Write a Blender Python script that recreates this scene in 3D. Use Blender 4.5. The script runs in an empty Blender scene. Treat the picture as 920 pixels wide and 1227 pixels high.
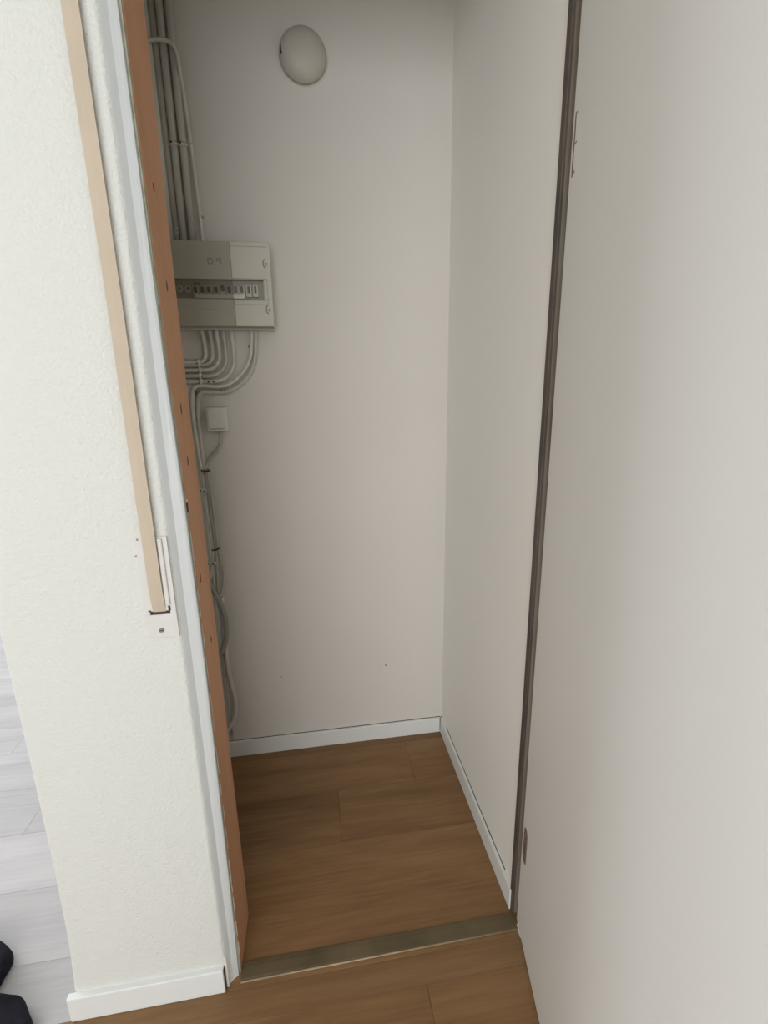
import bpy, bmesh, math, random
from mathutils import Vector, Matrix
random.seed(4)
S = bpy.context.scene
C = S.collection
PI = math.pi

# ------------------------------------------------------------------ camera
F = 555.0                                    # focal length in pixels of the 920 x 1227 frame
CAM = Vector((0, 0, 1.35))
p_, y_, r_ = 0.244637, 0.148645, -0.0158417  # pitch, yaw, roll
B0 = Matrix(((1, 0, 0), (0, 0, -1), (0, 1, 0)))
RY = Matrix(((math.cos(y_), -math.sin(y_), 0), (math.sin(y_), math.cos(y_), 0), (0, 0, 1)))
RX = Matrix(((1, 0, 0), (0, math.cos(p_), -math.sin(p_)), (0, math.sin(p_), math.cos(p_))))
RZ = Matrix(((math.cos(r_), -math.sin(r_), 0), (math.sin(r_), math.cos(r_), 0), (0, 0, 1)))
R = RZ @ RX @ B0 @ RY
cd = bpy.data.cameras.new('camera'); cam = bpy.data.objects.new('camera', cd); C.objects.link(cam)
cd.sensor_fit = 'HORIZONTAL'; cd.sensor_width = 36; cd.lens = F/920*36; cd.clip_start = .02
M3 = Matrix((R[0], -R[1], -R[2])).transposed()
cam.matrix_world = Matrix.Translation(CAM) @ M3.to_4x4()
S.camera = cam

# ------------------------------------------------------------------ exposure, world, window light
S.view_settings.view_transform = 'Standard'; S.view_settings.look = 'None'
S.view_settings.gamma = 1; S.view_settings.exposure = 0.42
w = bpy.data.worlds.new('world'); S.world = w; w.use_nodes = True
w.node_tree.nodes['Background'].inputs[0].default_value = (.75, .85, 1, 1)
w.node_tree.nodes['Background'].inputs[1].default_value = 1.0
def area(name, loc, direction, sx, sy, power, col):
    l = bpy.data.lights.new(name, 'AREA'); l.shape = 'RECTANGLE'; l.size = sx; l.size_y = sy
    l.energy = power; l.color = col
    o = bpy.data.objects.new(name, l); C.objects.link(o); o.location = loc
    o.rotation_euler = Vector(direction).to_track_quat('-Z', 'Y').to_euler()
    return o
area('hall_window_daylight', (-1.25, -2.28, 1.4), (0, 1, 0), 3.0, 2.1, 50, (1, .99, .955))
area('room_window_daylight', (-3.28, 2.3, 1.4), (1, 0, 0), 1.5, 1.5, 44, (.88, .94, 1))

# ------------------------------------------------------------------ helpers
def at(px, py, Y):
    "point on the plane y=Y seen at photo pixel px,py"
    d = R.transposed() @ Vector(((px-460)/F, (py-613.5)/F, 1))
    return CAM + d*(Y/d.y)
def atx(px, py, X):
    d = R.transposed() @ Vector(((px-460)/F, (py-613.5)/F, 1))
    return CAM + d*(X/d.x)

def bm_box(bm, x0, x1, y0, y1, z0, z1):
    vs = [bm.verts.new(c) for c in ((x0,y0,z0),(x1,y0,z0),(x1,y1,z0),(x0,y1,z0),(x0,y0,z1),(x1,y0,z1),(x1,y1,z1),(x0,y1,z1))]
    for f in ((0,3,2,1),(4,5,6,7),(0,1,5,4),(1,2,6,5),(2,3,7,6),(3,0,4,7)):
        bm.faces.new([vs[i] for i in f])
    return vs
def bm_cyl(bm, c, axis, r, h, n=24, r2=None):
    q = Vector(axis).to_track_quat('Z', 'Y').to_matrix().to_4x4()
    m = Matrix.Translation(Vector(c)) @ q
    bmesh.ops.create_cone(bm, cap_ends=True, segments=n, radius1=r, radius2=r if r2 is None else r2, depth=h, matrix=m)
def bm_tube(bm, pts, r, n=10, rf=None):
    pts = [Vector(p) for p in pts]; rings = []
    up = Vector((0, 1, 0))
    for i, p in enumerate(pts):
        t = (pts[min(i+1, len(pts)-1)]-pts[max(i-1, 0)]).normalized()
        a = up.cross(t)
        if a.length < .05: a = Vector((1, 0, 0)).cross(t)
        a.normalize(); b = t.cross(a).normalized()
        rr = r if rf is None else rf(i/(len(pts)-1))
        rings.append([bm.verts.new(p+a*rr*math.cos(2*PI*k/n)+b*rr*math.sin(2*PI*k/n)) for k in range(n)])
    for i in range(len(rings)-1):
        for k in range(n):
            bm.faces.new((rings[i][k], rings[i][(k+1)%n], rings[i+1][(k+1)%n], rings[i+1][k]))
    bm.faces.new(rings[0][::-1]); bm.faces.new(rings[-1])
def smooth_path(ps, k=6):
    ps = [Vector(p) for p in ps]; out = []
    q = [ps[0]*2-ps[1]] + ps + [ps[-1]*2-ps[-2]]
    for i in range(1, len(q)-2):
        for j in range(k):
            t = j/k; a, b, c, d = q[i-1], q[i], q[i+1], q[i+2]
            out.append(.5*((2*b)+(c-a)*t+(2*a-5*b+4*c-d)*t*t+(3*b-a-3*c+d)*t**3))
    out.append(ps[-1]); return out
def prism(bm, prof, z0, z1, axis='z'):
    "closed 2-D outline (x,y) pushed up from z0 to z1"
    lo = [bm.verts.new((x, y, z0)) for x, y in prof]; hi = [bm.verts.new((x, y, z1)) for x, y in prof]
    n = len(prof)
    for i in range(n): bm.faces.new((lo[i], lo[(i+1)%n], hi[(i+1)%n], hi[i]))
    bm.faces.new(lo[::-1]); bm.faces.new(hi)
def loft(bm, sections):
    "closed sections of equal length joined one above the other"
    rings = [[bm.verts.new(p) for p in s] for s in sections]; n = len(rings[0])
    for a, b in zip(rings, rings[1:]):
        for i in range(n): bm.faces.new((a[i], a[(i+1)%n], b[(i+1)%n], b[i]))
    bm.faces.new(rings[0][::-1]); bm.faces.new(rings[-1])

def obj(name, bm, m, parent=None, smooth=False, bevel=0, seg=2):
    bmesh.ops.recalc_face_normals(bm, faces=bm.faces)
    me = bpy.data.meshes.new(name); bm.to_mesh(me); bm.free()
    me.materials.append(m)
    if smooth:
        for f in me.polygons: f.use_smooth = True
    o = bpy.data.objects.new(name, me); C.objects.link(o)
    if parent: o.parent = parent
    if bevel:
        md = o.modifiers.new('bevel', 'BEVEL'); md.width = bevel; md.segments = seg; md.limit_method = 'ANGLE'; md.angle_limit = math.radians(35)
        md.harden_normals = False
    return o
def box(name, x0, x1, y0, y1, z0, z1, m, parent=None, bevel=0, seg=2):
    bm = bmesh.new(); bm_box(bm, x0, x1, y0, y1, z0, z1); return obj(name, bm, m, parent, bevel=bevel, seg=seg)
def tag(o, label, cat, group=None):
    o['label'] = label; o['category'] = cat
    if group: o['group'] = group
    return o
def struct(o): o['kind'] = 'structure'; return o
def empty(name, loc=(0,0,0)):
    o = bpy.data.objects.new(name, None); C.objects.link(o); o.location = loc; o.empty_display_size = .05; return o
def adopt(o, parent):
    "parent a mesh written in world coordinates under a placed empty"
    o.parent = parent; o.matrix_parent_inverse = Matrix.Translation(-parent.location); return o

# ------------------------------------------------------------------ materials
def mat(name, col, rough=.6, bump=None, metal=0, var=None, spec=.5):
    """bump: list of (scale, strength, distance); var: (scale, amount) soft wear in the colour"""
    m = bpy.data.materials.new(name); m.use_nodes = True; nt = m.node_tree; N = nt.nodes; L = nt.links
    b = N['Principled BSDF']; b.inputs['Base Color'].default_value = (*col, 1)
    b.inputs['Roughness'].default_value = rough; b.inputs['Metallic'].default_value = metal
    b.inputs['Specular IOR Level'].default_value = spec
    geo = N.new('ShaderNodeNewGeometry')
    if var:
        n = N.new('ShaderNodeTexNoise'); n.inputs['Scale'].default_value = var[0]; n.inputs['Detail'].default_value = 5
        L.new(geo.outputs['Position'], n.inputs['Vector'])
        r = N.new('ShaderNodeValToRGB')
        r.color_ramp.elements[0].position = .3; r.color_ramp.elements[1].position = .7
        r.color_ramp.elements[0].color = (*[c*(1-var[1]) for c in col], 1)
        r.color_ramp.elements[1].color = (*[min(1, c*(1+var[1])) for c in col], 1)
        L.new(n.outputs['Fac'], r.inputs['Fac']); L.new(r.outputs['Color'], b.inputs['Base Color'])
    prev = None
    for sc, st, di in (bump or []):
        n = N.new('ShaderNodeTexNoise'); n.inputs['Scale'].default_value = sc; n.inputs['Detail'].default_value = 4
        L.new(geo.outputs['Position'], n.inputs['Vector'])
        bp = N.new('ShaderNodeBump'); bp.inputs['Strength'].default_value = st; bp.inputs['Distance'].default_value = di
        L.new(n.outputs['Fac'], bp.inputs['Height'])
        if prev: L.new(prev.outputs['Normal'], bp.inputs['Normal'])
        prev = bp
    if prev: L.new(prev.outputs['Normal'], b.inputs['Normal'])
    return m

def wood(name, dark, mid, light, scale, rough, axis='x', rand=True, bumpd=.0004, spec=.35):
    "streaked timber: grain runs along the given world axis, each object shifted by its own random value"
    m = bpy.data.materials.new(name); m.use_nodes = True; nt = m.node_tree; N = nt.nodes; L = nt.links
    b = N['Principled BSDF']; b.inputs['Roughness'].default_value = rough; b.inputs['Specular IOR Level'].default_value = spec
    geo = N.new('ShaderNodeNewGeometry'); info = N.new('ShaderNodeObjectInfo')
    off = N.new('ShaderNodeVectorMath'); off.operation = 'SCALE'; off.inputs[0].default_value = (7.3, 3.1, 5.7)
    L.new(info.outputs['Random'], off.inputs['Scale'])
    add = N.new('ShaderNodeVectorMath'); add.operation = 'ADD'
    L.new(geo.outputs['Position'], add.inputs[0]); L.new(off.outputs[0], add.inputs[1])
    mp = N.new('ShaderNodeMapping'); mp.inputs['Scale'].default_value = {'x': (.9, 7, 7), 'z': (9, 9, .8)}[axis]
    L.new(add.outputs[0], mp.inputs['Vector'])
    n1 = N.new('ShaderNodeTexNoise'); n1.inputs['Scale'].default_value = scale; n1.inputs['Detail'].default_value = 4; n1.inputs['Distortion'].default_value = .6
    L.new(mp.outputs[0], n1.inputs['Vector'])
    mp2 = N.new('ShaderNodeMapping'); mp2.inputs['Scale'].default_value = {'x': (2.5, 60, 60), 'z': (70, 70, 2)}[axis]
    L.new(add.outputs[0], mp2.inputs['Vector'])
    n2 = N.new('ShaderNodeTexNoise'); n2.inputs['Scale'].default_value = 2.2; n2.inputs['Detail'].default_value = 6
    L.new(mp2.outputs[0], n2.inputs['Vector'])
    mx = N.new('ShaderNodeMath'); mx.operation = 'MULTIPLY_ADD'; mx.inputs[1].default_value = .35
    L.new(n2.outputs['Fac'], mx.inputs[0])
    sc = N.new('ShaderNodeMath'); sc.operation = 'MULTIPLY'; sc.inputs[1].default_value = .65
    L.new(n1.outputs['Fac'], sc.inputs[0]); L.new(sc.outputs[0], mx.inputs[2])
    r = N.new('ShaderNodeValToRGB'); e = r.color_ramp.elements
    e[0].position = .34; e[0].color = (*dark, 1); e[1].position = .68; e[1].color = (*light, 1)
    k = e.new(.5); k.color = (*mid, 1)
    L.new(mx.outputs[0], r.inputs['Fac'])
    hsv = N.new('ShaderNodeHueSaturation')
    ma = N.new('ShaderNodeMapRange'); ma.inputs['To Min'].default_value = .9 if rand else 1; ma.inputs['To Max'].default_value = 1.1 if rand else 1
    L.new(info.outputs['Random'], ma.inputs['Value']); L.new(ma.outputs[0], hsv.inputs['Value'])
    L.new(r.outputs['Color'], hsv.inputs['Color']); L.new(hsv.outputs[0], b.inputs['Base Color'])
    bp = N.new('ShaderNodeBump'); bp.inputs['Strength'].default_value = .25; bp.inputs['Distance'].default_value = bumpd
    L.new(n2.outputs['Fac'], bp.inputs['Height']); L.new(bp.outputs['Normal'], b.inputs['Normal'])
    return m

M = dict(
    plaster=mat('rough_plaster', (.715, .73, .69), .8, [(170, .6, .0036), (60, .3, .0035)]),
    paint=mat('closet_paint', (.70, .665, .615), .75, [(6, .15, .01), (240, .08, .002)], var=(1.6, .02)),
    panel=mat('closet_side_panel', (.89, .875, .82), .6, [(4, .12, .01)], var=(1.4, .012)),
    room=mat('room_paint', (.80, .785, .75), .8, [(90, .1, .002)]),
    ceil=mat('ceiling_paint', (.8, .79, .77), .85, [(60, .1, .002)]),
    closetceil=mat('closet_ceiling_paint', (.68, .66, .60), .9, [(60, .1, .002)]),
    gloss=mat('white_trim_paint', (.78, .80, .78), .45, [(14, .25, .006), (70, .2, .002)]),
    casing=mat('casing_paint', (.66, .69, .69), .4, [(9, .35, .01), (120, .15, .002)]),
    base=mat('baseboard_paint', (.76, .77, .74), .5, [(30, .1, .003)]),
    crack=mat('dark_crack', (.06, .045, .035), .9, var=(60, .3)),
    door=mat('door_laminate', (.78, .77, .73), .5, [(3, .1, .01), (300, .03, .001)], var=(1.3, .012)),
    brown=wood('brown_oak_laminate', (.175, .092, .037), (.235, .128, .054), (.30, .172, .08), 1.5, .5),
    pale=wood('daylit_pale_laminate', (.43, .41, .415), (.51, .49, .49), (.59, .565, .56), 1.5, .45),  # same laminate as the brown floor, bleaching daylight put into its colour
    sub=mat('underlay', (.05, .035, .025), .9, var=(20, .2)),
    pine=wood('raw_pine', (.46, .235, .13), (.54, .285, .16), (.60, .325, .19), 1.3, .75, 'z', False),
    knot=mat('pine_knot', (.17, .07, .04), .8, var=(300, .4)),
    rebate=mat('rebate_dirty_paint', (.40, .385, .30), .8, [(60, .3, .003)], var=(30, .25)),
    chip=mat('white_paint_chip', (.78, .77, .72), .7, [(200, .4, .002)]),
    jamb=wood('weathered_jamb', (.12, .08, .045), (.20, .17, .13), (.27, .24, .19), 1.2, .6, 'z', False),
    jambdark=mat('jamb_dark_edge', (.09, .07, .058), .6, [(50, .2, .002)], var=(6, .3)),
    brass=mat('threshold_metal', (.155, .118, .064), .45, [(250, .1, .001)], metal=.35, var=(9, .2)),
    lip=mat('threshold_lip', (.38, .30, .195), .45, metal=.15, var=(25, .2)),
    strap=mat('beige_webbing', (.56, .475, .37), .9, [(500, .3, .001), (90, .1, .002)], var=(10, .04)),
    plate=mat('winder_plate_enamel', (.69, .685, .655), .45, [(40, .1, .002)], var=(30, .02)),
    black=mat('black_plastic', (.02, .017, .016), .5, var=(90, .3)),
    slot=mat('dark_slot', (.05, .025, .03), .8, var=(80, .3)),
    steel=mat('screw_steel', (.35, .33, .30), .35, metal=.8, var=(200, .3)),
    pvc=mat('grey_pvc', (.58, .56, .50), .55, [(40, .1, .002)], var=(8, .05)),
    pvclight=mat('painted_pvc', (.69, .665, .60), .55, [(60, .2, .002)], var=(12, .04)),
    cable=mat('grey_cable', (.46, .44, .385), .55, [(60, .15, .002)], var=(10, .08)),
    greencable=mat('grey_green_cable', (.29, .285, .24), .5, [(60, .15, .002)], var=(10, .06)),
    shell=mat('box_plastic', (.60, .575, .495), .5, [(60, .05, .001)], var=(12, .03)),
    smokeplastic=mat('smoke_grey_plastic', (.385, .36, .295), .5, [(60, .05, .001)], var=(12, .03)),
    marked=mat('embossed_dark', (.17, .155, .125), .6, var=(60, .1)),
    inner=mat('box_inner_plastic', (.40, .38, .325), .6, var=(30, .05)),
    module=mat('breaker_plastic', (.55, .53, .46), .45, var=(60, .05)),
    toggle=mat('breaker_toggle', (.05, .045, .04), .5, var=(60, .3)),
    greytoggle=mat('grey_toggle', (.17, .16, .14), .5, var=(60, .2)),
    label=mat('paper_label', (.72, .70, .64), .8, var=(60, .04)),
    ceramic=mat('fuse_ceramic', (.62, .60, .53), .3, var=(60, .04)),
    socket=mat('socket_plastic', (.72, .70, .65), .4, var=(30, .02)),
    lamp=mat('opal_glass', (.51, .485, .425), .5, var=(6, .02)),
    hinge=mat('hinge_metal', (.26, .22, .185), .45, metal=.5, var=(70, .25)),
    cloth=mat('dark_cloth', (.018, .018, .024), .95, [(120, .6, .004), (700, .3, .001)], var=(14, .5), spec=.1),
    frame=mat('window_frame_paint', (.78, .78, .76), .45, var=(8, .02)),
)
# tinted window pane of the fuse box: a real thin sheet, mostly see-through
sm = bpy.data.materials.new('tinted_pane'); sm.use_nodes = True; n_ = sm.node_tree.nodes; l_ = sm.node_tree.links
pb = n_['Principled BSDF']; pb.inputs['Base Color'].default_value = (.30, .285, .235, 1); pb.inputs['Roughness'].default_value = .35
tr = n_.new('ShaderNodeBsdfTransparent'); tr.inputs[0].default_value = (.93, .92, .89, 1)
ms = n_.new('ShaderNodeMixShader'); nz = n_.new('ShaderNodeTexNoise'); nz.inputs['Scale'].default_value = 12
mr = n_.new('ShaderNodeMapRange'); mr.inputs['To Min'].default_value = .10; mr.inputs['To Max'].default_value = .14
l_.new(nz.outputs['Fac'], mr.inputs['Value']); l_.new(mr.outputs[0], ms.inputs[0])
l_.new(tr.outputs[0], ms.inputs[1]); l_.new(pb.outputs[0], ms.inputs[2]); l_.new(ms.outputs[0], n_['Material Output'].inputs[0])
M['smoke'] = sm

# ------------------------------------------------------------------ the setting
H = 2.62
XL, XR, YF, YB = -3.2, 1.45, -2.2, 3.6        # outer shell
YW = .842                                      # front face of the closet's front wall
# floor: planks laid left to right, 0.197 m wide
ROW = .197; LEN = 1.29
starts = {0: .20, 1: -.72, 2: -.40, 3: .024, 4: -.988}   # a joint position in rows counted from y=.574
def planks(parent, x0, x1, y0, y1, m):
    k0 = math.floor((y0-.574)/ROW); k = k0
    while .574+k*ROW < y1-1e-4:
        a, b = max(y0, .574+k*ROW), min(y1, .574+(k+1)*ROW)
        s = starts.get(k, (k*.437) % LEN)
        if k == 2: s = .62
        if k == 1: s = .70
        x = s-LEN*math.ceil((s-x0)/LEN)
        while x < x1:
            c, d = max(x, x0), min(x+LEN, x1)
            if d-c > .02 and b-a > .006:
                g = .0003
                bm = bmesh.new(); bm_box(bm, c+g, d-g, a+g, b-g, -.008, 0)
                o = obj('plank', bm, m, parent, bevel=.0005, seg=1)
            x += LEN
        k += 1
fl = struct(box('floor', XL, XR, YF, YB, -.06, -.008, M['sub']))
planks(fl, -.598, XR, .833, 1.60, M['brown'])
planks(fl, -1.9, XR, -.6, .833, M['brown'])
struct(box('floor_hall', XL, XR, YF, -.6, -.008, 0, M['brown'], bevel=0))
struct(box('floor_hall', XL, -1.9, -.6, .833, -.008, 0, M['brown']))
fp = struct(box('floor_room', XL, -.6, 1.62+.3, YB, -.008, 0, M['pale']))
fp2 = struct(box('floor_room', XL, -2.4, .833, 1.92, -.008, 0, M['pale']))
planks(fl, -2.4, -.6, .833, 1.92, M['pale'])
struct(box('ceiling', XL, XR, YF, YB, H, H+.1, M['ceil']))

# closet front wall: the stub between the pale room and the opening, lintel over it, and the part right of the door
bm = bmesh.new()
def stub(z, xl):
    r = .008; y0, y1, x1 = YW, .96, -.2625
    pts = []
    for cx, cy, a0 in ((xl+.02, y0+.02, PI), (x1-r, y0+r, 1.5*PI)):
        rr = .02 if a0 == PI else r
        for i in range(5):
            a = a0+i*PI/8; pts.append((cx+rr*math.cos(a), cy+rr*math.sin(a), z))
    pts += [(x1, y1, z), (-.50, y1, z), (xl, y1, z)]
    return pts
zs = [0, .05, .09, .2, .4, .7, 1.0, 1.5, 2.0, H]
xe = [-.599, -.598, -.594, -.586, -.580, -.577, -.576, -.576, -.576, -.576]
loft(bm, [stub(z, x) for z, x in zip(zs, xe)])
wf = struct(obj('wall_front', bm, M['plaster'], smooth=False))
for f in wf.data.polygons: f.use_smooth = abs(f.normal.z) < .5
struct(box('wall_front', -.2625, .53, YW, .96, 2.27, H, M['plaster']))
struct(box('wall_front', .53, XR, YW, .96, 0, H, M['plaster']))
# closet inside
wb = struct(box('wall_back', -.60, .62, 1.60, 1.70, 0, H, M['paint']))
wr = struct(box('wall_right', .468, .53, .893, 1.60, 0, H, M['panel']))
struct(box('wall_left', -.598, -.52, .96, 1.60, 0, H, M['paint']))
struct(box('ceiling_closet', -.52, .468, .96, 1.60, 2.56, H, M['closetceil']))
# outer shell
struct(box('wall_far', XL-.1, XR+.1, YB, YB+.1, 0, H, M['room']))
struct(box('wall_side', XR, XR+.1, YF, YB, 0, H, M['room']))
def window_wall(name, axis, pos, a0, a1, w0, w1, z0, z1):
    def bx(u0, u1, q0, q1, nm='wall'):
        if axis == 'y': return box(name, u0, u1, pos-.1, pos, q0, q1, M['room'])
        return box(name, pos-.1, pos, u0, u1, q0, q1, M['room'])
    for q in ((a0, w0, 0, H), (w1, a1, 0, H), (w0, w1, 0, z0), (w0, w1, z1, H)): struct(bx(*q))
window_wall('wall_rear', 'y', YF, XL-.1, XR+.1, -2.8, .3, .35, 2.45)
window_wall('wall_room', 'x', XL, YF, YB, 1.5, 3.1, .6, 2.2)
def window(name, axis, pos, w0, w1, z0, z1):
    bm = bmesh.new(); t = .05
    for u0, u1, q0, q1 in ((w0, w0+t, z0, z1), (w1-t, w1, z0, z1), (w0+t, w1-t, z0, z0+t), (w0+t, w1-t, z1-t, z1), ((w0+w1)/2-.025, (w0+w1)/2+.025, z0+t, z1-t)):
        if axis == 'y': bm_box(bm, u0, u1, pos-.07, pos-.02, q0, q1)
        else: bm_box(bm, pos-.07, pos-.02, u0, u1, q0, q1)
    struct(obj(name, bm, M['frame']))
window('window_1', 'y', YF, -2.8, .3, .35, 2.45)
window('window_2', 'x', XL, 1.5, 3.1, .6, 2.2)

# baseboards
def crackline(parent, a, b, w, name='joint_gap'):
    "thin dark open joint along a straight line"
    a, b = Vector(a), Vector(b); d = (b-a).normalized(); up = Vector((0, 0, 1)); s = d.cross(up)
    if s.length < .1: s = Vector((1, 0, 0))
    s.normalize(); u = s.cross(d)
    bm = bmesh.new()
    n = 26; ring = []
    for i in range(n+1):
        p = a.lerp(b, i/n); ww = w*(.55+.6*random.random())
        ring.append([bm.verts.new(p+s*x*ww+u*y*.0006) for x, y in ((-.5, -1), (.5, -1), (.5, 1), (-.5, 1))])
    for r0, r1 in zip(ring, ring[1:]):
        for k in range(4): bm.faces.new((r0[k], r0[(k+1) % 4], r1[(k+1) % 4], r1[k]))
    bm.faces.new(ring[0][::-1]); bm.faces.new(ring[-1])
    return obj(name, bm, M['crack'], parent)
bb = struct(box('baseboard_back', -.52, .4575, 1.5885, 1.600, 0, .066, M['base'], bevel=.002))
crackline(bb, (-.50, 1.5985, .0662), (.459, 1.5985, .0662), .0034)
br = struct(box('baseboard_right', .4575, .468, .895, 1.600, 0, .066, M['base'], bevel=.002))
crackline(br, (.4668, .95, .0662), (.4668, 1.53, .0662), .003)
# open mitre where the two boards meet
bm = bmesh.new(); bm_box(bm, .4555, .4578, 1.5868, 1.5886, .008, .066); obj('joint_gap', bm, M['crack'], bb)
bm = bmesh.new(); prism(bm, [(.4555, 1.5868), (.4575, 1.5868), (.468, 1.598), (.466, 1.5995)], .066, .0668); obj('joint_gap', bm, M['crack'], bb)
bf = struct(box('baseboard_front', -.602, -.2685, .830, YW+.002, 0, .069, M['gloss'], bevel=.0025))
bm = bmesh.new(); bm_box(bm, -.2684, -.2668, .834, YW, .0, .066); obj('joint_gap', bm, M['crack'], bf)

# ------------------------------------------------------------------ left side of the opening
# painted architrave: narrow board turned slightly to the opening
def lerpn(t, a, b): return a+(b-a)*t
bm = bmesh.new(); secs = []
stz = [.0, .03, .25, .8, .95, 1.15, 1.38, 1.68, 1.9, 2.27]
xr = [-.243, -.2425, -.239, -.2345, -.2345, -.2355, -.2395, -.2415, -.2425, -.2425]
for z, x in zip(stz, xr):
    secs.append([(-.2635, .8435, z), (-.2605, .8465, z), (-.254, .8535, z), (x-.004, .8580, z), (x, .8605, z), (x, .866, z), (-.2635, .866, z)])
loft(bm, secs)
cs = empty('door_casing', (-.253, .855, 0))
tag(cs, 'white painted narrow door casing left of the closet opening, running beside the raw orange wood', 'casing')
adopt(obj('casing_board', bm, M['casing'], bevel=.0006, seg=1), cs)
bm = bmesh.new()   # split, splintered foot of the casing
loft(bm, [[(-.268, .8415, .0), (-.2625, .8405, .0), (-.2595, .850, .0), (-.266, .852, .0)],
          [(-.2675, .842, .05), (-.2615, .8415, .05), (-.258, .8485, .05), (-.266, .850, .05)],
          [(-.2655, .8425, .09), (-.2625, .8425, .09), (-.261, .845, .09), (-.265, .846, .09)]])
adopt(obj('splinter', bm, M['chip']), cs)

# raw pine jamb with its knots
bm = bmesh.new(); secs = []
pz = [0, .3, .6, .85, 1.13, 1.38, 1.7, 1.9, 2.27]
yfr = [.8690, .876, .882, .890, .892, .878, .872, .872, .872]
yb = [1.003, 1.003, 1.0, 1.0, .992, .986, .988, .991, .992]
for z, a, b in zip(pz, yfr, yb):
    secs.append([(-.262, a, z), (-.2395, a, z), (-.238, a+.002, z), (-.238, b-.002, z), (-.2395, b, z), (-.262, b, z)])
loft(bm, secs)
pj = empty('wooden_jamb', (-.25, .93, 0))
tag(pj, 'raw orange pine jamb of the closet opening, with dark knots', 'door jamb')
adopt(obj('board', bm, M['pine']), pj)
for px, py, h in ((200, 343, .016), (217, 490, .018), (225, 552, .017), (240, 692, .02), (184, 224, .012), (253, 766, .012)):
    p = atx(px, py, -.238); bm = bmesh.new()
    bmesh.ops.create_uvsphere(bm, u_segments=12, v_segments=8, radius=1)
    bmesh.ops.scale(bm, vec=(.0008, .0045, h*.6), verts=bm.verts); bmesh.ops.translate(bm, vec=(-.2379, p.y, p.z), verts=bm.verts)
    adopt(obj('knot', bm, M['knot'], smooth=True), pj)
# dirty rebate strip between casing and pine
bm = bmesh.new(); secs = []
for z, a in zip(pz, yfr): secs.append([(-.262, .866, z), (-.2388, .866, z), (-.2388, a, z), (-.262, a, z)])
loft(bm, secs); adopt(obj('rebate_strip', bm, M['rebate']), pj)
# latch notch and white paint chips on the pine's front edge
bm = bmesh.new()
p = atx(224, 600, -.2378)
bm_box(bm, -.2392, -.2372, p.y-.004, p.y+.001, p.z-.022, p.z-.004); adopt(obj('notch', bm, M['crack']), pj)
bm = bmesh.new()
bm_box(bm, -.2384, -.2368, p.y-.005, p.y+.001, p.z-.002, p.z+.003)
random.seed(11); zz = .05
while zz < 1.12:                      # ragged slivers of old white paint down the edge of the pine
    hgt = random.uniform(.02, .07)
    yy = .869+(.0055 if zz < .3 else .012 if zz < .6 else .020)*min(1, zz/.3)+random.uniform(-.001, .001); ww = random.uniform(.0006, .0020)
    loft(bm, [[(-.2388, yy, zz), (-.2374, yy, zz), (-.2374, yy+.0002, zz), (-.2388, yy+.0002, zz)],
              [(-.2388, yy, zz+hgt*.4), (-.2373, yy, zz+hgt*.4), (-.2373, yy+ww, zz+hgt*.4), (-.2388, yy+ww, zz+hgt*.4)],
              [(-.2388, yy, zz+hgt), (-.2374, yy, zz+hgt), (-.2374, yy+.0002, zz+hgt), (-.2388, yy+.0002, zz+hgt)]])
    zz += hgt+random.uniform(0, .04)
adopt(obj('paint_chips', bm, M['chip']), pj)

# threshold strip
bm = bmesh.new()
loft(bm, [[(x0, .8445, 0.0), (x0, .846, .0032), (x0, .850, .0042), (x0, .872, .0048), (x0, .884, .0035), (x0, .887, .0)] for x0 in (-.2370, .462)])
th = empty('threshold_strip', (.11, .865, 0)); tag(th, 'flat olive-brown metal threshold strip across the floor of the closet opening', 'threshold')
adopt(obj('strip', bm, M['brass']), th)
bm = bmesh.new(); bm_tube(bm, [(-.2365, .8438, .0022), (.462, .8452, .0022)], .0021, 8)
lp = adopt(obj('front_lip', bm, M['lip'], smooth=True), th); lp['label'] = 'pale shiny front edge of the strip'

# ------------------------------------------------------------------ right side: jamb and the open door
rj = empty('door_jamb', (.475, .89, 0)); tag(rj, 'narrow dark grey-brown weathered jamb between closet wall and the white door', 'door jamb')
bm = bmesh.new(); loft(bm, [[(.4625, .885, z), (.53, .885, z), (.53, .8928, z), (.4625, .8928, z)] for z in (0, .6, 1.3, 2.27)])
adopt(obj('board', bm, M['jamb']), rj)
bm = bmesh.new(); loft(bm, [[(.4612, .8858, z), (.4625, .8845, z), (.4668, .8845, z), (.4668, .8865, z), (.4635, .9, z), (.4612, .9, z)] for z in (0, .6, 1.3, 2.27)])
de = adopt(obj('edge_strip', bm, M['jambdark']), rj); de['label'] = 'darker edge of the jamb'

dr = empty('closet_door', (.4665, .866, .006)); dr.rotation_euler = (0, 0, math.radians(-11.0))
tag(dr, 'flat white closet door standing open toward the viewer, with hinges on its left edge', 'door')
def dbox(name, x0, x1, y0, y1, z0, z1, m, parent=dr, bevel=0): return box(name, x0, x1, y0, y1, z0, z1, m, parent, bevel)
# local x: thickness (0 is the visible face), local y: -width..0
dbox('leaf', .0, .038, -.74, 0, 0, 2.24, M['door'], bevel=.0012)
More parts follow.
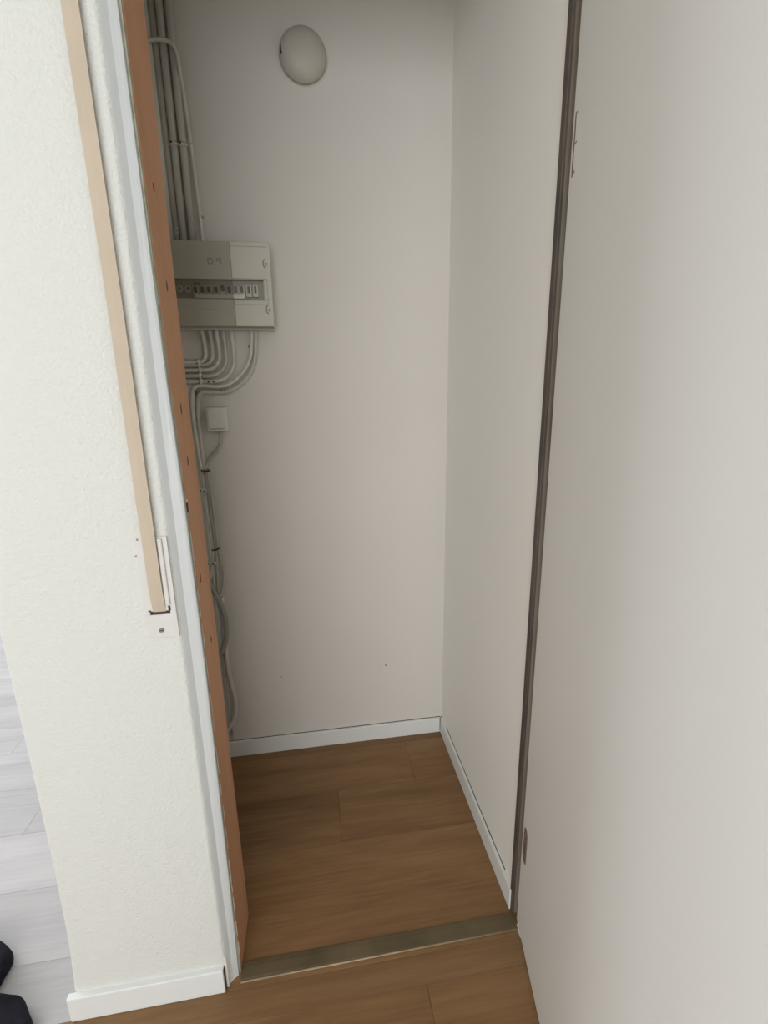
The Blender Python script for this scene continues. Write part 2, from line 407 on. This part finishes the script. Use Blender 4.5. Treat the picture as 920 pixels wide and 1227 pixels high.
# upper hinge: painted leaf let into the door, dark open slit beside it
u = dbox('hinge', -.0002, .003, -.034, -.0125, 1.709, 1.797, M['door'], bevel=.0004); u['label'] = 'upper hinge leaf, painted white'
dbox('slit', -.0006, .003, -.0155, -.0115, 1.705, 1.800, M['jambdark'], u)
dbox('slit', -.0006, .003, -.025, -.012, 1.707, 1.711, M['hinge'], u)
dbox('slit', -.0006, .003, -.026, -.018, 1.751, 1.754, M['hinge'], u)
dbox('slit', -.0006, .003, -.020, -.012, 1.797, 1.799, M['hinge'], u)
bm = bmesh.new(); prof = []
for cz, a0 in ((.314, 0), (.236, PI)):
    for i in range(9):
        a = a0+i*PI/8; prof.append((-.0285+.0125*math.cos(a), cz+.010*math.sin(a)))
lo = [bm.verts.new((-.0016, y, z)) for y, z in prof]; hi = [bm.verts.new((.003, y, z)) for y, z in prof]
for i in range(len(prof)): bm.faces.new((lo[i], lo[(i+1) % len(prof)], hi[(i+1) % len(prof)], hi[i]))
bm.faces.new(lo); bm.faces.new(hi[::-1])
h2 = obj('hinge', bm, M['hinge'], dr); h2['label'] = 'lower hinge leaf, bare grey-brown metal'
for z in (.25, .30):
    bm = bmesh.new(); bm_cyl(bm, (-.002, -.027, z), (1, 0, 0), .0035, .002, 12); obj('screw', bm, M['steel'], h2)
# small worn foot of white filler beside the threshold
bm = bmesh.new(); loft(bm, [[(.4585, .826, 0), (.4655, .826, 0), (.4655, .853, 0), (.4605, .853, 0)], [(.462, .832, .012), (.4655, .832, .012), (.4655, .852, .016), (.463, .852, .016)]])
ft = adopt(obj('filler', bm, M['chip']), rj); ft['label'] = 'chip of white filler at the foot'

# ------------------------------------------------------------------ shutter strap and its winder plate
sp = empty('winder_plate', (-.293, YW, .919)); tag(sp, 'white metal shutter winder plate screwed to the textured wall left of the opening', 'winder plate')
bm = bmesh.new(); prof = []
x0, x1, z0, z1 = -.3205, -.2665, .919, 1.115
bm_box(bm, x0, x1, .8385, YW+.001, z0, .9655); bm_box(bm, x0, x1, .8385, YW+.001, .9725, z1)
bm_box(bm, x0, -.312, .8385, YW+.001, .9655, .9725); bm_box(bm, -.277, x1, .8385, YW+.001, .9655, .9725)
adopt(obj('plate', bm, M['plate'], bevel=.0006, seg=1), sp)
adopt(box('slot', -.3125, -.2765, .8396, YW+.001, .963, .9735, M['slot']), sp)
adopt(box('slot', -.2795, -.2755, .8380, .8398, .9725, .982, M['slot']), sp)
adopt(box('slot', -.3145, -.3100, .8380, .8398, .9725, .9752, M['slot']), sp)
adopt(box('strap_guide', -.2828, -.2745, .8345, .8390, .984, 1.112, M['plate'], bevel=.003), sp)
bm = bmesh.new(); p = at(193.5, 755, .838); bm_cyl(bm, (p.x, .8372, p.z), (0, 1, 0), .0042, .0025, 16, .0046)
sc = adopt(obj('screw', bm, M['steel'], smooth=False), sp)
bm = bmesh.new(); bm_box(bm, p.x-.0033, p.x+.0033, .8357, .8372, p.z-.0006, p.z+.0006); o = obj('screw_slot', bm, M['slot'], sc)
for px, py in ((161.5, 666), (163, 646)):
    p = at(px, py, .838); bm = bmesh.new(); bm_box(bm, p.x, p.x+.003, .8378, .8386, p.z-.003, p.z+.0005); adopt(obj('chip_mark', bm, M['hinge']), sp)
bm = bmesh.new(); secs = []
n = 60
for i in range(n+1):
    t = i/n; z = .9715+t*(2.45-.9715); y = .8380-.0060*min(1, (z-.9715)/.05)**.5 if z < 1.0215 else .832
    y += .0006*math.sin(z*9); c = -.2950+.0008*math.sin(z*5+1); wv = .0113
    secs.append([(c-wv, y, z), (c, y-.0006, z), (c+wv, y, z), (c+wv, y+.0014, z), (c-wv, y+.0014, z)])
loft(bm, secs)
tag(obj('shutter_strap', bm, M['strap']), 'long beige woven roller shutter strap hanging down the white textured wall', 'strap')

# ------------------------------------------------------------------ wall lamp
lm = at(362.5, 65, 1.58); lo_ = empty('wall_lamp', (lm.x, 1.60, lm.z))
tag(lo_, 'round unlit white glass bulkhead lamp high on the closet back wall', 'wall lamp')
bm = bmesh.new(); bm_cyl(bm, (0, -.008, 0), (0, -1, 0), .060, .016, 48); obj('base_ring', bm, M['socket'], lo_)
bm = bmesh.new(); n, m_ = 48, 14; rings = []
for j in range(m_):
    a = j/(m_-1)*PI/2*.985; rr = .066*math.cos(a)**.75; yy = -.013-.040*math.sin(a)
    rings.append([bm.verts.new((rr*math.cos(2*PI*k/n), yy, rr*math.sin(2*PI*k/n))) for k in range(n)])
for a, b in zip(rings, rings[1:]):
    for k in range(n): bm.faces.new((a[k], a[(k+1) % n], b[(k+1) % n], b[k]))
bm.faces.new(rings[-1]); bm.faces.new(rings[0][::-1])
obj('glass_shade', bm, M['lamp'], lo_, smooth=True)
p = at(337, 59, 1.57)-lo_.location
bm = bmesh.new(); loft(bm, [[(p.x-.003+d, p.y-.004, p.z-.012+h), (p.x+.003+d, p.y-.006, p.z-.012+h), (p.x+.003+d, p.y+.01, p.z-.012+h), (p.x-.003+d, p.y+.01, p.z-.012+h)] for d, h in ((-.001, 0), (0, .012), (.003, .024))])
obj('shade_clip', bm, M['toggle'], lo_)

# ------------------------------------------------------------------ distribution box
YF0 = 1.512
db = empty('distribution_box', (-.30, 1.60, 1.555)); tag(db, 'beige electrical distribution box with a row of breakers, mounted on the closet back wall', 'fuse box')
def D(name, x0, x1, y0, y1, z0, z1, m, bevel=0, parent=None):
    o = box(name, x0, x1, y0, y1, z0, z1, m, parent or db, bevel)
    if parent is None: o.matrix_parent_inverse = Matrix.Translation(-db.location)
    return o
bx0, bx1, bz0, bz1 = -.49, -.0965, 1.558, 1.7835
D('back_tray', bx0-.002, bx1-.003, 1.575, 1.600, 1.5545, bz1-.004, M['shell'], .002)
wx0, wx1, wz0, wz1 = -.475, -.1205, 1.632, 1.6845
bm = bmesh.new()
# cover: body set back a little behind an overhanging front plate; the left part of the plate is smoke grey
sx = at(276, 310, YF0).x
def frame_cover(name, x0, x1, y0, y1, ins, m, bev, closed_l=False, closed_r=False):
    bm = bmesh.new(); a0, a1, c0, c1 = x0+ins, x1-ins, bz0+ins, bz1-ins
    bm_box(bm, a0, a1, y0, y1, wz1, c1); bm_box(bm, a0, a1, y0, y1, c0, wz0)
    if closed_l: bm_box(bm, a0, wx0, y0, y1, wz0, wz1)
    if closed_r: bm_box(bm, wx1, a1, y0, y1, wz0, wz1)
    o = obj(name, bm, m, db, bevel=bev); o.matrix_parent_inverse = Matrix.Translation(-db.location); return o
frame_cover('cover_body', bx0, bx1-.002, YF0+.006, 1.574, .003, M['inner'], 0, True, True)
frame_cover('front_plate', sx, bx1, YF0, YF0+.006, 0, M['shell'], .0015, False, True)
o = frame_cover('front_plate', bx0, sx-.0004, YF0-.0012, YF0+.006, 0, M['smokeplastic'], .0015, True, False); o['label'] = 'smoke-grey left part of the front plate'
# bevelled outline ridges on the cover
def ridge(name, x0, x1, z0, z1, y, w, m):
    bm = bmesh.new()
    bm_box(bm, x0, x1, y, y+.003, z1-w, z1); bm_box(bm, x0, x1, y, y+.003, z0, z0+w)
    bm_box(bm, x0, x0+w, y, y+.003, z0+w, z1-w); bm_box(bm, x1-w, x1, y, y+.003, z0+w, z1-w)
    o = obj(name, bm, m, db); o.matrix_parent_inverse = Matrix.Translation(-db.location); return o
ridge('window_rim', wx0-.003, wx1+.003, wz0-.003, wz1+.003, YF0-.0022, .0024, M['inner'])
ridge('window_rim', -.48, -.1085, 1.617, 1.688, YF0-.0020, .0012, M['inner'])
D('groove', bx0+.004, bx1-.006, YF0-.0008, YF0+.002, 1.7715, 1.7728, M['inner'])
D('fold', bx0+.004, sx-.004, YF0-.0022, YF0+.002, 1.6035, 1.609, M['inner'], .0008)
D('rail_plate', wx0, wx1, 1.528, 1.574, wz0, wz1, M['inner'])
# breakers and fuses
for i, px in enumerate((216, 226)):
    p = at(px, 346.5, 1.52); bm = bmesh.new(); bm_cyl(bm, (p.x, 1.522, p.z), (0, -1, 0), .0095, .014, 24, .0088)
    f = obj('screw_fuse', bm, M['ceramic'], db); f.matrix_parent_inverse = Matrix.Translation(-db.location)
    bm = bmesh.new(); bm_cyl(bm, (p.x, 1.5145, p.z), (0, -1, 0), .0048, .003, 16); g = obj('fuse_window', bm, M['greytoggle'], f)
for i, px in enumerate((234.5, 242.5, 250.5, 259, 267, 275, 282.5, 289.5, 298, 306)):
    p = at(px, 347.5, 1.522); last = i > 7
    D_ = D('circuit_breaker', p.x-.0082, p.x+.0082, 1.520, 1.529, 1.640 if last else 1.644, 1.674 if last else 1.668, M['module'], .0008)
    h = .018 if last else .015
    dz = .004 if i == 4 else 0
    g = D('toggle', p.x-(.0028 if last else .0045), p.x+(.0028 if last else .0045), 1.5135, 1.5205, p.z-h/2+dz, p.z+h/2+dz, M['greytoggle'] if i > 5 else M['toggle'], .001, D_)
a, b = at(233, 352, 1.515), at(293, 352, 1.515)
D('label_strip', a.x, b.x, 1.5155, 1.5185, 1.6345, 1.6455, M['label'])
a = at(236, 341.5, 1.52); D('label_tab', a.x-.009, a.x+.009, 1.5175, 1.5195, 1.6695, 1.6765, M['greytoggle'])
o = D('tinted_pane', wx0+.0005, sx, YF0-.0006, YF0+.0004, wz0+.0005, wz1-.0005, M['smoke']); o['label'] = 'tinted pane over the breakers'
# faint embossed maker's mark: two small outlined figures
for px, k in ((251, 0), (261.5, 1)):
    p = at(px, 312, YF0-.008); bm = bmesh.new(); q = .0014; hw, hh = .0065, .0075
    segs = [(-hw, hw, hh-q, hh), (hw-q, hw, -hh, hh)] + ([(-hw, -hw+q, -hh, hh), (-hw, hw, -hh, -hh+q)] if k == 0 else [(-hw, -hw+q, 0, hh), (-hw, hw, -q/2, q/2)])
    for u0, u1, q0, q1 in segs: bm_box(bm, p.x+u0, p.x+u1, YF0-.0018, YF0-.001, p.z+q0, p.z+q1)
    o = obj('embossed_mark', bm, M['marked'], db); o.matrix_parent_inverse = Matrix.Translation(-db.location)
# two cover latches at the right edge
for px, py in ((318, 316), (322, 371)):
    p = at(px, py, YF0)
    bm = bmesh.new(); pts = [(p.x+.007*math.cos(a), YF0-.001, p.z+.012*math.sin(a)) for a in [PI*.55+i*PI*.9/10 for i in range(11)]]
    bm_tube(bm, pts, .0014, 6)
    f = obj('latch', bm, M['hinge'], db); f.matrix_parent_inverse = Matrix.Translation(-db.location)
    bm = bmesh.new(); bm_cyl(bm, (p.x+.002, YF0-.001, p.z), (0, -1, 0), .0052, .003, 14); g = obj('screw', bm, M['shell'], f)
    bm = bmesh.new(); bm_box(bm, p.x-.0025, p.x+.0065, YF0-.0032, YF0-.002, p.z-.0009, p.z+.0009); bm_box(bm, p.x+.001, p.x+.003, YF0-.0032, YF0-.002, p.z-.008, p.z+.001)
    g = obj('latch', bm, M['hinge'], db); g.matrix_parent_inverse = Matrix.Translation(-db.location)

# ------------------------------------------------------------------ conduits and cables
def path(pxs, Y, k=6): return smooth_path([at(px, py, Y) for px, py in pxs], k)
def tube(name, pts, r, m, label, cat, group=None, n=12):
    bm = bmesh.new(); bm_tube(bm, pts, r, n); return tag(obj(name, bm, m, smooth=True), label, cat, group)
def vconduit(px250, r, m, label, ztop=2.56, z0=1.7838, y=None):
    p = at(px250, 250, 1.585); y = y or 1.600-r-.002
    return tube('conduit', [(p.x, y, z0), (p.x, y, (z0+ztop)/2), (p.x, y, ztop)], r, m, label, 'conduit', 'vertical conduits above the fuse box'), p.x, y
c1, x1_, y1_ = vconduit(198.5, .0145, M['pvclight'], 'widest pale vertical conduit above the fuse box, right beside the orange jamb')
c1b, x1b, _ = vconduit(207.5, .010, M['cable'], 'darker grey vertical conduit set back between the two pale ones above the fuse box', y=1.589)
c2, x2_, y2_ = vconduit(216.5, .0105, M['pvc'], 'middle grey vertical conduit above the fuse box')
c3, x3_, y3_ = vconduit(227, .0105, M['pvc'], 'right-hand grey vertical conduit above the fuse box')
for cobj, x, yy in ((c2, x2_, y2_), (c3, x3_, y3_)):
    z = at(220, 173, 1.58).z
    bm = bmesh.new(); bm_tube(bm, [(x+.0125*math.cos(a), yy-.0125*math.sin(a), z) for a in [i*PI/10 for i in range(11)]], .0028, 6)
    for f in bm.verts: f.co.z = z+(f.co.z-z)*1.5
    g = obj('saddle_clip', bm, M['pvclight'], cobj, smooth=True)
    bm = bmesh.new(); bm_cyl(bm, (x-.004, yy-.0155, z+.001), (0, -1, 0), .0026, .002, 10); obj('clip_screw', bm, M['toggle'], g)
z = at(211, 275, 1.58).z
bm = bmesh.new()
for dz in (-.008, .004): bmesh.ops.create_uvsphere(bm, u_segments=8, v_segments=6, radius=.0022, matrix=Matrix.Translation((x1b+.006, 1.5785, z+dz)))
obj('paint_drip', bm, M['label'], c1b, smooth=True)
# thin pale cable arching over the bundle and dropping along its right side
pts = [at(px, py, 1.572) for px, py in ((168, 51), (178, 48.5), (190, 47), (200, 49), (207, 54), (211.5, 63), (214, 75))] + \
      [at(px, py, 1.588) for px, py in ((217.5, 97), (221, 120), (227.5, 165), (231.5, 195), (236, 228), (240, 262))]
pts.append(Vector((pts[-1].x+.001, 1.588, 1.784)))
cb = tube('cable', smooth_path(pts, 5), .0052, M['pvclight'], 'thin pale cable arching over the conduits near the top and dropping along their right side', 'cable')
for px, py in ((241, 259), (228.5, 172)):
    p = at(px, py, 1.588); bm = bmesh.new(); bm_box(bm, p.x-.006, p.x+.006, 1.581, 1.5995, p.z-.0022, p.z+.0022); obj('cable_clip', bm, M['pvclight'], cb, bevel=.001)

# nested conduits under the box, bending from vertical to the left
nest = [(246, 434, .0062, 'innermost'), (254.5, 437.5, .0062, 'second'), (262.5, 443.5, .0062, 'third'), (270, 450.5, .0062, 'fourth'), (279.5, 457, .0062, 'outermost')]
YC = 1.590
for i, (px, py, r, nm) in enumerate(nest):
    a = at(px, 420, YC); zb = at(235, py, YC).z; x = a.x
    rad = [.024, .034, .046, .056, .066][i]
    pts = [Vector((x-.004+.001*i, YC-.004, 1.5542)), Vector((x-.001, YC-.004, 1.535)), Vector((x, YC, 1.515)), Vector((x, YC, zb+rad+.01))]
    pts = smooth_path(pts[:3], 4)[:-1]+pts[2:]
    for j in range(0, 11):
        t = j/10*PI/2; pts.append(Vector((x-rad+rad*math.cos(t), YC, zb+rad-rad*math.sin(t))))
    pts += [Vector((x-rad-.02, YC, zb)), Vector((-.50, YC, zb))]
    lab = f'{nm} of the five nested grey conduits curving left below the fuse box'
    o = tube('conduit', pts, r, M['pvc'] if i % 2 else M['pvclight'], lab, 'conduit', 'nested conduits curving left under the fuse box')
    px2 = 240 if i else 238
    cpx, cpy = (239, py) if i else (238, 433)
    p = at(cpx+i*.5, py, YC); bm = bmesh.new(); bm_box(bm, p.x-.004, p.x+.004, YC-.0085, 1.5995, zb-.0085, zb+.0085)
    g = obj('clip', bm, M['label'], o, bevel=.0025)
    bm = bmesh.new(); bm_cyl(bm, (p.x+(.005 if i % 2 else -.004), YC-.0088, zb-.004), (0, -1, 0), .0022, .002, 8); obj('clip_screw', bm, M['toggle'], g)

# pair of cables from the right end of the box round to the left and down the wall
for k, (dx, lab, m) in enumerate(((0, 'outer', M['pvc']), (1, 'inner', M['pvclight']))):
    outer = [(306.3, 396), (306.2, 410), (305.8, 425), (303, 440), (297, 451), (288, 460.5), (278, 467), (268, 470), (256, 470), (246, 469.5), (241, 471), (238.5, 477), (237.6, 488), (238.4, 505), (240.8, 530), (243.5, 550), (245.6, 563)]
    inner = [(301.5, 396), (301.3, 410), (300.5, 424), (297, 436), (291, 446), (282.5, 455), (273, 461), (263, 463.5), (252, 462.5), (241, 462), (234.5, 464), (231.5, 469), (230.5, 479), (231, 490), (233.5, 512), (237.5, 538), (241, 556), (243.2, 566)]
    pts = path(outer if k == 0 else inner, 1.590, 5)
    pts[0].y = 1.585; pts[0].z = 1.5542
    o = tube('cable', pts, .0068 if k == 0 else .0062, m, f'{lab} cable of the pair sweeping from under the fuse box down the wall', 'cable', 'pair of cables sweeping down from the fuse box')
    if k == 0: outer_o = o
    else: inner_o = o
for px, py, par, w in ((267, 466.5, 'o', .012), (236, 469, 'i', .009), (253, 457.5, 'i', .010)):
    p = at(px, py, 1.583); bm = bmesh.new(); bm_box(bm, p.x-w*.5, p.x+w*.5, 1.580, 1.599, p.z-.0045, p.z+.0045)
    g = obj('cable_clip', bm, M['label'] if px == 253 else M['hinge'], outer_o if par == 'o' else inner_o, bevel=.0015)
    if px == 253:
        for d in (-.008, .008):
            bm = bmesh.new(); bm_cyl(bm, (p.x+d, 1.581, p.z), (0, -1, 0), .003, .004, 8); obj('clip_screw', bm, M['toggle'], g)

# socket box and its lead
sk = at(259.5, 502, 1.575); sb = empty('junction_box', (sk.x, 1.60, sk.z)); tag(sb, 'small square white junction box on the closet back wall below the fuse box', 'junction box')
box('back_box', -.030, .033, -.030, 0, -.039, .037, M['socket'], sb, .003)
box('cover', -.0255, .0225, -.034, -.029, -.029, .036, M['socket'], sb, .0025)
box('groove', -.024, .021, -.0305, -.0298, -.0325, -.0295, M['inner'], sb)
for x, z in ((-.019, .030), (.017, .030)):
    bm = bmesh.new(); bm_cyl(bm, (x, -.0345, z), (0, -1, 0), .0028, .002, 12); obj('cover_screw', bm, M['label'], sb)
jl = path([(265, 519), (265, 526), (264, 533), (259, 541), (252, 549), (247.5, 556), (245.6, 564)], 1.590)
jl[0].y = 1.585; jl[0].z = sk.z-.0385
tube('cable', jl, .0052, M['cable'], 'short grey cable from the junction box slanting down left into the cable bundle', 'cable')

# the bundle running down the wall beside the jamb
Yb = 1.590
run = [([(243.2, 567), (245.5, 590), (249.5, 620), (253.5, 645), (255, 658), (255, 672), (253, 688), (250, 700)], .0062, M['pvc'], 'left cable of the vertical bundle below the junction box'),
       ([(246.5, 565), (249.8, 590), (254, 622), (257.5, 648), (259.5, 660), (260, 678), (261, 695), (262, 712)], .0055, M['cable'], 'middle grey cable of the vertical bundle below the junction box'),
       ([(248, 563), (252.5, 590), (256.8, 622), (260, 648), (261.5, 659), (265, 672), (268, 684), (268, 697), (265.5, 709), (262.5, 716)], .0040, M['cable'], 'thin cable of the bundle that bows out to the right in a small loop')]
ro = [tube('cable', path(p, Yb-.004*i, 5), r, m, l, 'cable', 'cables tied in the vertical bundle') for i, (p, r, m, l) in enumerate(run)]
for px, py in ((246, 564), (258.5, 658)):
    p = at(px, py, 1.582); c = Vector((p.x, 1.586, p.z)); bm = bmesh.new()
    tilt = .2 if py > 600 else -.1
    bm_tube(bm, [(c.x+.0125*math.cos(a), c.y+.0115*math.sin(a), c.z+tilt*.0125*math.cos(a)) for a in [i*2*PI/20 for i in range(21)]], .0026, 6)
    obj('cable_tie', bm, M['black'], ro[1], smooth=True)
for px, py, par in ((242, 587, 0), (246.5, 588, 1), (251, 675, 0), (257.5, 675, 1)):
    p = at(px, py, 1.584); bm = bmesh.new(); bm_box(bm, p.x-.0045, p.x+.0045, 1.5805, 1.599, p.z-.004, p.z+.005)
    g = obj('cable_clip', bm, M['label'], ro[par], bevel=.0015)
    bm = bmesh.new(); bm_cyl(bm, (p.x-.004, 1.5795, p.z-.001), (0, -1, 0), .0026, .003, 8); obj('clip_nail', bm, M['toggle'], g)
# pale flat conduit between jamb and bundle
tube('conduit', path([(231.5, 470), (233, 500), (236.5, 530), (241, 562), (244, 588), (248, 620), (252, 655), (256, 690), (261, 735), (268, 790), (274, 840), (277, 868), (279.5, 884)], 1.5925, 4), .0058, M['pvclight'], 'pale straight conduit closest to the orange jamb, running down to the skirting', 'conduit')
# thick grey-green cable bulging out from behind the jamb
gp = [at(246, 688, 1.565)] + [at(*q, 1.572) for q in ((253, 703), (259, 713), (265, 725), (269.5, 740), (271, 756), (270, 770), (266.5, 779), (261, 787), (254, 795))]
tube('cable', smooth_path(gp, 5), .0088, M['greencable'], 'thick grey-green cable bulging out from behind the orange jamb at mid height', 'cable')
gp = [at(*q, 1.583) for q in ((265, 716), (268, 735), (270, 757), (271, 780), (273.5, 800), (277, 818), (281.5, 836), (282.5, 850), (280, 862), (275.5, 871), (268, 880))]
tube('cable', smooth_path(gp, 5), .0080, M['pvc'], 'grey flexible conduit bowing right just above the skirting beside the jamb', 'flexible conduit')
gp = [at(*q, 1.588) for q in ((267, 770), (268.5, 800), (272, 830), (276, 858), (279, 880))]
tube('cable', smooth_path(gp, 5), .0045, M['cable'], 'thin grey cable tucked behind the bowing flexible conduit near the skirting', 'cable')

# small holes in the back wall
for px, py, r in ((462, 797, .0034), (298.5, 415, .0040), (337, 811, .0022), (456, 797, .0015)):
    p = at(px, py, 1.5998); bm = bmesh.new(); bm_cyl(bm, (p.x, 1.5998, p.z), (0, -1, 0), r, .0012, 10); obj('screw_hole', bm, M['jamb'] if py > 600 else M['toggle'], wb)

# ------------------------------------------------------------------ dark cloth at the lower left
def cloth(name, outline, hts, label, cat):
    "rumpled low heap: floor outline, domed top with folds"
    bm = bmesh.new(); n = len(outline); cx = sum(p[0] for p in outline)/n; cy = sum(p[1] for p in outline)/n
    rings = []
    for s, z in hts:
        rings.append([bm.verts.new((cx+(x-cx)*s, cy+(y-cy)*s, max(.0, z+(.004*math.sin(7*i)+.003*math.sin(3.1*i+s*9) if 0 < z else 0)))) for i, (x, y) in enumerate(outline)])
    for a, b in zip(rings, rings[1:]):
        for k in range(n): bm.faces.new((a[k], a[(k+1) % n], b[(k+1) % n], b[k]))
    bm.faces.new(rings[-1]); bm.faces.new(rings[0][::-1])
    o = obj(name, bm, M['cloth'], smooth=True); tag(o, label, cat)
    md = o.modifiers.new('s', 'SUBSURF'); md.levels = 1; md.render_levels = 2
    return o
def fl_(px, py, z=0):
    d = R.transposed() @ Vector(((px-460)/F, (py-613.5)/F, 1)); return CAM + d*((z-CAM.z)/d.z)
def floorpts(pxs, z): return [(fl_(px, py, z).x, fl_(px, py, z).y) for px, py in pxs]
o1 = floorpts([(-60, 1120), (-30, 1112), (-10, 1120), (1, 1129), (8, 1133), (14, 1138), (15.5, 1140), (15.5, 1144), (14.5, 1151), (9, 1161), (3, 1171), (0, 1181), (-14, 1184), (-50, 1182), (-75, 1155)], .02)
cloth('cloth', o1, [(.93, 0), (1.0, .008), (1.0, .022), (.9, .034), (.5, .042)], 'dark purple-black cloth with a rounded tip on the pale floor, cut by the left edge', 'cloth')
o2 = floorpts([(-70, 1192), (-30, 1191), (0, 1194), (15, 1195), (26, 1196), (29, 1196.5), (30.5, 1199), (34, 1210), (38, 1220), (43, 1232), (40, 1245), (10, 1262), (-40, 1262), (-80, 1230)], .02)
cloth('cloth', o2, [(.93, 0), (1.0, .008), (1.0, .022), (.9, .036), (.5, .045)], 'dark slate cloth with a squared-off corner in the very bottom left corner', 'cloth')
